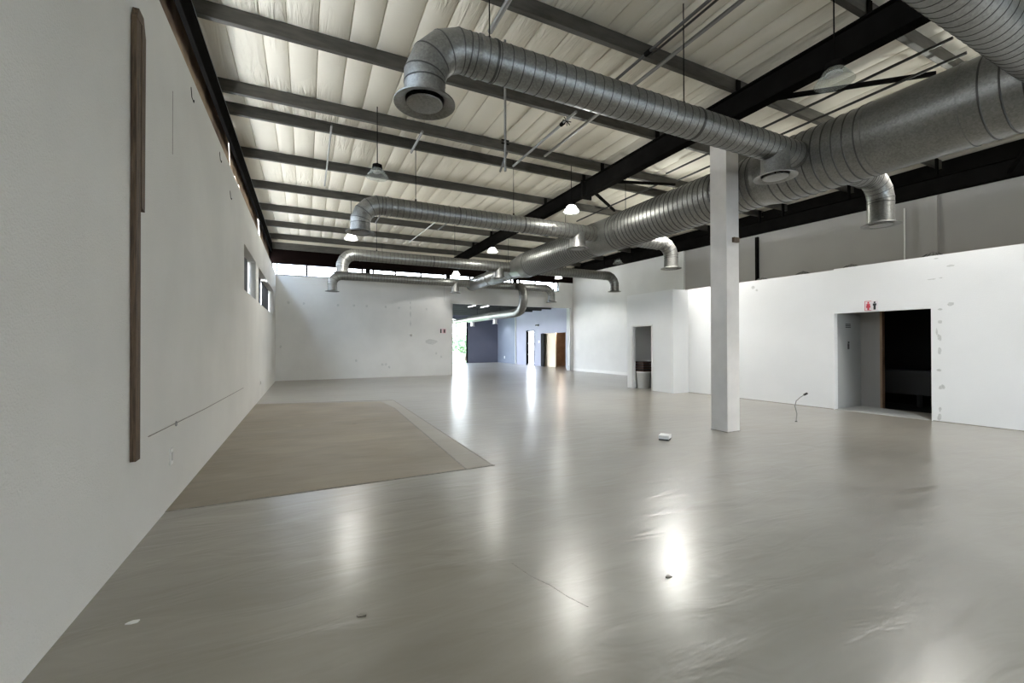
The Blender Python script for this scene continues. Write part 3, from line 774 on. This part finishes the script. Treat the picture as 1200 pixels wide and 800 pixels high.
for y_, R_ in ((2.25, .50), (3.2, .50), (6.3, .455), (9.7, .455), (12.2, .455), (13.5, .455), (14.9, .34), (17.2, .34)): band(g, (7.3, y_, ZD), 'y', R_, .03, .012)
for y_ in (-2, .9, 5.7, 8.51, 11.3, 15.5): hanger(g, 7.3, y_, ZD + (.455 if y_ < 14 else .34))
for y_ in (.9, 5.7, 8.51, 11.3):
    R_ = .512 if y_ < 2 else .467
    MB().sweep([((7.3, y_ - .015, ZD), R_), ((7.3, y_ - .015, ZD), R_ + .006), ((7.3, y_ + .015, ZD), R_ + .006), ((7.3, y_ + .015, ZD), R_)], 48, 0, False).build('hanger_strap', M['galv'], g, smooth=30)

# duct feeding next room: drops from the last run, turns under the header
g = thing('next_room_duct', 'duct bending down under the header and running into the next room', 'duct', (9.62, 19.35, 3.2), 'ducts of the next room')
pth = [((9.62, 19.35, 4.40), .18)]
pth += [((9.62, 19.0, 4.36), .205), ((9.62, 18.78, 4.18), .215), ((9.62, 18.68, 3.92), .215), ((9.62, 18.68, 3.66), .215), ((9.62, 18.78, 3.38), .215), ((9.62, 19.0, 3.18), .215), ((9.62, 19.32, 3.08), .215), ((9.62, 20.4, 3.08), .215)]
duct_part(g, 'duct_elbow', pth, n=28)
duct_part(g, 'duct_run', [((9.62, 20.4, 3.08), .215), ((9.62, 22.6, 3.10), .215), ((9.62, 22.65, 3.10), .23), ((9.62, 22.7, 3.10), .215), ((9.62, 26.4, 3.10), .21), ((9.62, 26.8, 3.10), .15), ((9.62, 31.0, 3.10), .15)], n=28, cap=True)
for yy in (22.2, 25.85, 29.2):
    MB().sweep([((9.62, yy, 3.1), .11), ((9.62, yy, 2.66), .11)], 20, 0, False).build('outlet_stub', M['white_plastic'], g, smooth=30)
    MB().sweep([((9.62, yy, 2.66), .15), ((9.62, yy, 2.64), .15)], 20).build('outlet_flange', M['white_plastic'], g, smooth=30)
for yy in (21.5, 25.0, 29.5): MB().rod((9.62, yy, 3.25), (9.62, yy, 3.86), .008).build('hanger_rod', M['black_steel'], g)

# ------------------------------------------------------------------ lamps
def lamp(x, y, z, on, label, power=175, top=5.93):
    g = thing('pendant_lamp', label, 'lamp', (x, y, z), 'high bay pendant lamps')
    MB().rod((x, y, z + .25), (x, y, top), .008, 8).rod((x, y, z + .22), (x, y, z + .27), .02, 10).build('suspension_rod', M['black_steel'], g)
    MB().sweep([((x, y, z + .24), .02), ((x, y, z + .235), .085), ((x, y, z + .17), .095), ((x, y, z + .165), .075)], 28, 0, True).build('lamp_housing', M['black_steel'], g, smooth=35)
    MB().sweep([((x, y, z + .175), .078), ((x, y, z + .14), .11), ((x, y, z + .08), .15), ((x, y, z), .205), ((x, y, z), .199), ((x, y, z + .08), .143), ((x, y, z + .14), .104), ((x, y, z + .17), .075)], 36, 0, False).build('reflector', M['acrylic'], g, smooth=35)
    zz = z + (.02 if on else .10); rr = .17 if on else .085
    MB().sweep([((x, y, zz + .012), rr), ((x, y, zz), rr)], 28, 0, True).build('lamp_lens', M['lamp_on' if on else 'lamp_off'], g)
    if on:
        l = bpy.data.lights.new('lamp_light', 'SPOT'); l.energy = power; l.spot_size = math.radians(142); l.spot_blend = .25; l.shadow_soft_size = .17
        l.color = (1.0, .97, .92)
        pl = bpy.data.lights.new('lamp_glow', 'POINT'); pl.energy = power * .42; pl.shadow_soft_size = .04; pl.color = (1.0, .97, .92)
        po = bpy.data.objects.new('lamp_glow', pl); COL.objects.link(po); po.parent = g; po.location = (0, 0, .1)
        lo = bpy.data.objects.new('lamp_light', l); COL.objects.link(lo); lo.parent = g; lo.location = (0, 0, -.03)
lamp(5.67, 2.91, 4.60, False, 'large unlit bell lamp hanging beyond the first duct under the middle beam')
lamp(1.19, 8.24, 4.60, False, 'unlit pale bell lamp between the plaster wall and second duct elbow')
lamp(5.65, 8.49, 4.60, True, 'lit lamp directly above the second duct run')
lamp(1.20, 13.5, 4.60, True, 'lit lamp showing just below the second duct elbow')
lamp(5.80, 13.6, 4.66, True, 'small lit lamp above the third duct run')
lamp(10.9, 13.16, 4.60, False, 'unlit lamp near the outer wall above the long outlet duct')
lamp(10.84, 17.4, 4.60, True, 'lit lamp in front of the clerestory windows near the outer corner')
lamp(6.1, 18.5, 4.62, True, 'lit lamp in front of the clerestory behind the third duct run', 60)
lamp(9.3, 8.85, 4.86, True, 'lit lamp hidden by the big duct beside the store box', 360)
lamp(9.6, 3.3, 4.86, True, 'lit lamp hidden by the big duct facing the washroom opening', 150)
lamp(5.65, -2.4, 4.6, True, 'added fill lamp out of view, brightening the floor from behind the viewer', 90)  # unseen lamp added to lift the near floor
lamp(9.6, -2.0, 4.86, True, 'added fill lamp out of view beside the big duct, behind the viewer', 420)  # also added out of view, for more light on the right floor

# spot lamps of the next room
for k, (x, y) in enumerate(((12.6, 31.3), (13.3, 30.2), (11.0, 24.0))):
    g = thing('ceiling_spotlight', ['small ceiling spotlight washing the charcoal end wall', 'small ceiling spotlight washing the blue grey wall', 'small ceiling spotlight in the middle of the next room'][k], 'spotlight', (x, y, 3.8), 'spotlights of the next room')
    MB().sweep([((x, y, 3.86), .05), ((x, y, 3.78), .06)], 16).build('spotlight_body', M['black'], g)
    MB().sweep([((x, y, 3.779), .045), ((x, y, 3.775), .045)], 16).build('spotlight_lens', M['lamp_on'], g)
    l = bpy.data.lights.new('spot_light', 'SPOT'); l.energy = 120; l.spot_size = math.radians(100); l.spot_blend = .4; l.shadow_soft_size = .05
    lo = bpy.data.objects.new('spot_light', l); COL.objects.link(lo); lo.parent = g; lo.location = (0, 0, -.05)
# warm fill light added to brighten the cream board in the lobby
g = thing('lobby_fill_lamp', 'added warm fill lamp in the lobby, brightening the cream panel', 'downlight', (14.9, 23.2, 2.4))
MB().sweep([((14.95, 22.9, 2.4), .07), ((14.95, 22.9, 2.385), .07)], 16).build('fill_lamp_lens', M['lamp_on'], g)
l = bpy.data.lights.new('lobby_light', 'POINT'); l.energy = 22; l.color = (1, .84, .68); l.shadow_soft_size = .06
lo = bpy.data.objects.new('lobby_light', l); COL.objects.link(lo); lo.parent = g; lo.location = (-.2, .1, -.15)

# ------------------------------------------------------------------ small things
# timber battens on left wall
g = thing('timber_batten', 'tall dark weathered timber fixed upright to the plaster wall', 'timber', (XL, 3.95, .66))
MB().box(XL + .003, XL + .036, 3.945, 4.04, .66, 3.87).build('long_board', M['wood'], g)
mb = MB(); pts = [(4.04, 2.52), (4.115, 2.5), (4.13, 3.82), (4.08, 3.95), (3.98, 3.955), (3.945, 3.87), (4.04, 3.87)]
k = len(pts); vs = [(XL + .003, a, b) for a, b in pts] + [(XL + .040, a, b) for a, b in pts]
mb.add(vs, [tuple(range(k)), tuple(range(2 * k - 1, k - 1, -1))] + [(i, k + i, k + (i + 1) % k, (i + 1) % k) for i in range(k)])
mb.build('short_board', M['wood'], g)
mb = MB().rod((XL + .02, 4.12, 3.80), (XL + .02, 4.155, 3.80), .003, 6).rod((XL + .02, 4.12, 3.74), (XL + .02, 4.165, 3.73), .003, 6); mb.build('nail', M['black_steel'], g)

def plate(x, y, z, w, h, axis, name, label, cat, m_='white_plastic', inner='grey_plastic'):
    g = thing(name, label, cat, (x, y, z))
    if axis == 'x+':
        MB().box(x, x + .012, y - w / 2, y + w / 2, z - h / 2, z + h / 2).build('face_plate', M[m_], g)
        MB().box(x + .012, x + .018, y - w / 4, y + w / 4, z - h / 4, z + h / 4).build('socket_insert', M[inner], g)
    elif axis == 'x-':
        MB().box(x - .012, x, y - w / 2, y + w / 2, z - h / 2, z + h / 2).build('face_plate', M[m_], g)
        MB().box(x - .018, x - .012, y - w / 4, y + w / 4, z - h / 4, z + h / 4).build('socket_insert', M[inner], g)
    else:
        MB().box(x - w / 2, x + w / 2, y - .012, y, z - h / 2, z + h / 2).build('face_plate', M[m_], g)
        MB().box(x - w / 4, x + w / 4, y - .018, y - .012, z - h / 4, z + h / 4).build('socket_insert', M[inner], g)
plate(XL, 4.98, .46, .08, .15, 'x+', 'wall_socket', 'white socket plate low on the plaster wall past the timber', 'socket')
plate(XL, 13.6, .45, .09, .14, 'x+', 'wall_socket', 'small socket plate on the plaster wall close to the far corner', 'socket')
plate(XF, 24.9 + .4, 1.65, .16, .16, 'x-', 'wall_thermostat', 'round white thermostat on the lilac wall beside the lobby doorway', 'thermostat', 'white_plastic', 'white_plastic')
plate(XF, 30.9, .45, .12, .18, 'x-', 'wall_socket', 'white socket on the blue grey wall of the next room', 'socket')
plate(xr(13.6), 13.6, .45, .12, .12, 'x-', 'wall_socket', 'small socket low on the outer wall beside the store box', 'socket', 'filler')
g = thing('emergency_light', 'small black emergency light high on the lilac wall', 'light', (XF, 25.6, 2.75))
MB().box(XF - .1, XF, 25.3, 25.65, 2.72, 2.82).build('light_body', M['black'], g)
MB().box(XF - .08, XF - .02, 25.36, 25.59, 2.70, 2.72).build('light_lens', M['grey_plastic'], g)
# wire hooks and a screw ring in the left wall
for k, (y, z) in enumerate(((5.78, 4.21), (7.5, 4.20), (8.45, 3.94))):
    mb = MB().sweep([((XL + .002, y - .05, z + .11), .004), ((XL + .01, y - .05, z), .004), ((XL + .01, y + .04, z - .01), .004), ((XL + .01, y + .05, z + .02), .004)], 6)
    tag(mb.build('wire_hook', M['black_steel']), ['wire hook high on the plaster wall, first past the timber', 'wire hook high on the plaster wall, second past the timber', 'bent wire stub lower than the two hooks on the plaster wall'][k], 'hook', 'wire hooks')
mb = MB(); c = Vector((XL + .012, 5.12, .74)); R_ = .022
pp = [((c.x, c.y + R_ * math.cos(t * PI / 6), c.z + R_ * math.sin(t * PI / 6)), .004) for t in range(13)]
mb.sweep(pp, 6); tag(mb.build('ring_hook', M['conduit']), 'small metal ring on the crack above the wall socket', 'ring')
# sheets in the wall niches
def sheet(y0, y1, z0, z1, m_, label, amp=.008):
    mb = MB(); n_ = 14; vs = []
    for i in range(n_ + 1):
        yy = y0 + (y1 - y0) * i / n_
        vs += [(XL - .165 + amp * math.sin(i * 1.7), yy, z0), (XL - .165 + amp * math.sin(i * 1.7 + .5), yy, z1)]
    q = len(vs); vs += [(a - .004, b, c_) for a, b, c_ in vs]
    F = []
    for i in range(n_): F += [(2 * i, 2 * i + 2, 2 * i + 3, 2 * i + 1), (q + 2 * i, q + 2 * i + 1, q + 2 * i + 3, q + 2 * i + 2)]
    mb.add(vs, F)
    tag(mb.build('window_sheet', M[m_], smooth=60), label, 'sheet', 'sheets over the wall niches')
sheet(10.2, 12.41, 2.62, 3.56, 'black_cloth', 'black sheet hanging in the first, shorter wall niche')
sheet(13.12, 15.75, 2.62, 3.56, 'black_cloth', 'black sheet at the start of the long wall niche')
sheet(15.93, 18.86, 2.62, 3.56, 'black_cloth', 'black sheet at the corner end of the long wall niche')
for k, (y0, y1) in enumerate(((10.2, 12.45), (13.12, 18.9))):
    g = thing('window_%d' % (30 + k), None, None, (XL - .22, y0, 2.62)); g['kind'] = 'structure'
    MB().box(XL - .24, XL - .2, y0, y1, 2.62, 2.66).box(XL - .24, XL - .2, y0, y1, 3.52, 3.56).box(XL - .24, XL - .2, y0, y0 + .04, 2.66, 3.52).box(XL - .24, XL - .2, y1 - .04, y1, 2.66, 3.52).build('window_frame', M['alu'], g)
    MB().box(XL - .222, XL - .218, y0 + .04, y1 - .04, 2.66, 3.52).build('window_pane', M['glass'], g)

# floor box and cable
g = thing('floor_block', 'small white rectangular block lying on the open floor near the column', 'block', (5.05, 5.03, 0))
mb = MB(); 
mb.prism([(4.94, 5.02), (5.03, 4.90), (5.19, 5.00), (5.10, 5.13)], .022, .075); mb.build('block_top', M['white_plastic'], g)
MB().prism([(4.945, 5.02), (5.03, 4.905), (5.185, 5.00), (5.10, 5.125)], 0, .022).build('block_base', M['black'], g)
g = thing('cable_stub', 'thin stiff grey cable curling up out of the floor before the partition', 'cable', (8.45, 5.03, 0))
MB().sweep([((8.45, 5.03, 0), .008), ((8.46, 5.02, .15), .008), ((8.43, 5.04, .3), .008), ((8.44, 5.02, .40), .008), ((8.50, 4.98, .47), .008), ((8.57, 4.93, .53), .008)], 8).build('cable', M['conduit'], g, smooth=60)
MB().rod((8.55, 4.945, .515), (8.60, 4.91, .55), .02, 8).build('cable_tip', M['black'], g)
MB().sweep([((8.45, 5.03, 0), .022), ((8.45, 5.03, .012), .015)], 10).build('floor_gland', M['black'], g)
# chips on the floor
def chip(x, y, s, m_, label):
    k = 7; pts = [(x + s * random.uniform(.5, 1.2) * math.cos(2 * PI * i / k) * 1.5, y + s * random.uniform(.5, 1.1) * math.sin(2 * PI * i / k)) for i in range(k)]
    tag(MB().prism(pts, 0.0, .006).build('floor_chip', M[m_]), label, 'chip', 'loose chips on the floor')
chip(.28, 2.50, .018, 'grime', 'dark chip on the shaded floor before the bare screed')
chip(-.84, 2.98, .022, 'white_plastic', 'pale smear of plaster on the floor near the timber wall')
chip(-.96, 2.42, .008, 'black', 'tiny black chip at the foot of the timber wall')
chip(2.1, 2.05, .02, 'grime', 'small dark chip in a worn spot of the open floor')
chip(.84, 8.6, .03, 'grime', 'dark speck on the bare screed patch')
# screw holes and marks on the back wall
mb_pts = [(-.67, 3.24), (-.09, 3.22), (1.24, 3.2), (1.89, 3.21), (2.44, 3.21), (3.26, 3.2), (3.85, 3.18), (5.14, 3.16), (-.95, 1.41), (1.99, .78), (3.11, .58), (3.26, .58), (3.41, .46), (5.6, 1.06), (5.85, .89)]
def bpatch(x, z, rx, rz, m_='filler', nm='plugged_hole'):
    k = 10; pts = [(x + rx * random.uniform(.8, 1.15) * math.cos(2 * PI * i / k), z + rz * random.uniform(.8, 1.15) * math.sin(2 * PI * i / k)) for i in range(k)]
    m1 = MB(); vs = [(a, 20.018, b) for a, b in pts] + [(a, 20.03, b) for a, b in pts]
    m1.add(vs, [tuple(range(k)), tuple(range(2 * k - 1, k - 1, -1))] + [(i, k + i, k + (i + 1) % k, (i + 1) % k) for i in range(k)])
    m1.build(nm, M[m_], wb)
for x, z in mb_pts: bpatch(x, z, .05, .06)
bpatch(5.35, 1.61, .30, .13, 'filler', 'filler_patch')
for z0, z1 in ((2.75, 3.05), (3.1, 3.3), (2.3, 2.6), (3.35, 3.5)): bpatch(4.38, (z0 + z1) / 2, .03, (z1 - z0) / 2, 'filler', 'chased_line')
g = thing('bulkhead_bulb', 'small white bulb on the back wall under the line of filler marks', 'bulb', (4.42, 20.0, 1.93))
MB().sweep([((4.42, 20.02, 1.93), .09), ((4.42, 19.98, 1.93), .09)], 16).build('bulb_base', M['white_plastic'], g)
MB().sweep([((4.42, 19.98, 1.93), .07), ((4.42, 19.94, 1.93), .06), ((4.42, 19.92, 1.93), .02)], 16).build('bulb_glass', M['white_plastic'], g, smooth=60)
# black post and line on upper right wall
mb = MB(); xx = xr(9.54); mb.box(xx - .09, xx - .01, 9.36, 9.45, 2.86, 5.08); tag(mb.build('steel_post', M['black_steel']), 'black steel post standing over the washroom roof against the upper wall', 'post')
mb = MB(); xx = xr(5.5); mb.rod((xx - .03, 5.50, 3.4), (xx - .03, 5.50, 4.95), .018, 8); tag(mb.build('wall_pipe', M['white_plastic']), 'thin white vertical pipe on the upper grey wall', 'pipe')
# round roof extractors on the washroom roof
for k, y in enumerate((4.31, 5.82, 6.94, 8.08)):
    g = thing('round_extractor', ['round dark extractor on the washroom roof above the patched wall', 'round dark extractor on the washroom roof, second from the patched wall', 'small round extractor on the washroom roof, third from the patched wall', 'small round extractor next to the black post'][k], 'extractor', (12.0, y, 2.86), 'extractors on the washroom roof')
    R_ = .22
    MB().sweep([((12.0, y, 2.86), .14), ((12.0, y, 3.12), .14)], 20).build('extractor_neck', M['conduit'], g, smooth=40)
    pr = [((12.0, y, 3.08 + .36 * t / 8), R_ * math.sin(PI * (.15 + .85 * t / 8)) + .01) for t in range(9)]
    m1 = MB().sweep(pr, 28, 0, True); o = m1.build('extractor_head', M['conduit'], g, smooth=20)
    m1 = MB()
    for a in range(14):
        t = 2 * PI * a / 14; m1.sweep([((12 + math.cos(t + s_ * .08) * (r_ + .012), y + math.sin(t + s_ * .08) * (r_ + .012), p[2]), .006) for s_, (p, r_) in enumerate(pr[1:-1])], 5)
    m1.build('extractor_vanes', M['dark_conduit'], g)
# cable hanging down the outer corner
g = MB().sweep([((13.3, 20.1, 3.45), .015), ((13.28, 20.1, 2.4), .015), ((13.22, 20.08, 1.7), .015), ((13.14, 20.08, 1.2), .015), ((13.16, 20.1, .3), .015)], 8)
tag(g.build('hanging_cable', M['white_plastic'], smooth=60), 'loose white cable hanging down the jamb of the wide opening', 'cable')
# strip lamps on the next room soffit
for k, (x, y) in enumerate(((8.6, 23.2), (9.4, 23.2))):
    g = thing('strip_lamp', ['slim strip lamp on the next room soffit, one of two by the panel edge', 'slim strip lamp on the next room soffit, second of two by the duct'][k], 'lamp', (x, y, 3.68), 'strip lamps')
    MB().box(x - .04, x + .04, y - .6, y + .6, 3.68, 3.72).build('strip_body', M['white_plastic'], g)
    MB().box(x - .025, x + .025, y - .58, y + .58, 3.665, 3.68).build('strip_tube', emit('strip_tube', (1, 1, 1), 4) if k == 0 else bpy.data.materials['strip_tube'], g)

# ------------------------------------------------------------------ outside
mb = MB().box(15.5, 90, 33, 90, -.25, -.12); tag(mb.build('ground', M['ground']), kind='structure')
mb = MB().box(-40, 15.5, 33, 90, -.25, -.12); tag(mb.build('ground', M['lawn']), kind='structure')
mb = MB().box(16.6, 60, -6, 33, -.25, -.12); tag(mb.build('ground', M['ground']), kind='structure')
mb = MB().box(-40, 60, -40, YN - .3, -.25, -.12); tag(mb.build('ground', M['ground']), kind='structure')
# neighbouring building with ribbed sheeting seen through the clerestory
g = thing('neighbouring_shed', 'pale ribbed metal shed seen through the clerestory windows', 'building', (-6, 29, 0))
mb = MB()
for k in range(60): mb.box(-20, 1.6, 30 + (k % 2) * .04, 30.6, .2 + k * .16, .2 + (k + 1) * .16)
mb.build('shed_wall', M['cladding_white'], g)
MB().box(-20.3, 1.75, 29.7, 31, 9.8, 10.0).build('shed_roof_edge', M['alu'], g)

def tree(x, y, h, cr, m_, label):
    g = thing('garden_tree', label, 'tree', (x, y, -.12), 'trees beyond the glazed wall')
    MB().sweep([((x, y, -.12), .16), ((x + .1, y, h * .35), .11), ((x - .05, y + .1, h * .7), .06)], 10).build('trunk', M['bark'], g, smooth=60)
    mb = MB(); rnd = random.Random(int(x * 10))
    for i in range(1500):
        v = Vector((rnd.gauss(0, 1), rnd.gauss(0, 1), rnd.gauss(0, 1))).normalized() * (rnd.random() ** .4)
        c = Vector((x + v.x * cr, y + v.y * cr, h * .6 + v.z * h * .42))
        a = Vector((rnd.uniform(-1, 1), rnd.uniform(-1, 1), rnd.uniform(-1, 1))).normalized() * .16; b = a.orthogonal().normalized() * .09
        mb.add([c - a, c - b, c + a, c + b], [(0, 1, 2, 3)])
    mb.build('crown', M[m_], g)
for a in ((6.4, 39, 3.0, 1.6, 'leaf', 'rounded green tree beyond the glazed wall, first from the shed'), (10.2, 42, 2.4, 1.7, 'leaf2', 'low pale green tree beyond the glazed wall, middle of three'), (14.2, 40, 2.8, 1.8, 'leaf', 'darker tree beyond the glazed wall next to the charcoal wall'),
          ): tree(*a)

# ------------------------------------------------------------------ light
w = bpy.data.worlds.new('sky'); SC.world = w; w.use_nodes = True
nt = w.node_tree; bg = nt.nodes['Background']
tc = N(nt, 'ShaderNodeTexCoord'); sp = N(nt, 'ShaderNodeSeparateXYZ'); rp = N(nt, 'ShaderNodeValToRGB')
nt.links.new(tc.outputs['Generated'], sp.inputs[0]); nt.links.new(sp.outputs[2], rp.inputs[0])
rp.color_ramp.elements[0].position = .0; rp.color_ramp.elements[0].color = (.92, .96, 1, 1)
rp.color_ramp.elements[1].position = .6; rp.color_ramp.elements[1].color = (.56, .75, 1, 1)
nt.links.new(rp.outputs[0], bg.inputs[0]); bg.inputs[1].default_value = 13.0
s = bpy.data.lights.new('sun', 'SUN'); s.energy = 6; s.angle = .02; s.color = (1, .95, .88)
so = bpy.data.objects.new('sun', s); COL.objects.link(so); so.rotation_euler = Vector((-.5, -.03, -.85)).to_track_quat('-Z', 'Y').to_euler()

vs_ = SC.view_settings
SC.display_settings.display_device = 'sRGB'
vs_.view_transform = 'Standard'; vs_.look = 'None'; vs_.exposure = 0.78; vs_.gamma = 1.0; vs_.use_curve_mapping = False
cyc = SC.cycles
cyc.max_bounces = 10; cyc.diffuse_bounces = 6; cyc.glossy_bounces = 4; cyc.transparent_max_bounces = 8
cyc.caustics_reflective = False; cyc.caustics_refractive = False; cyc.sample_clamp_indirect = 6
cyc.use_denoising = True
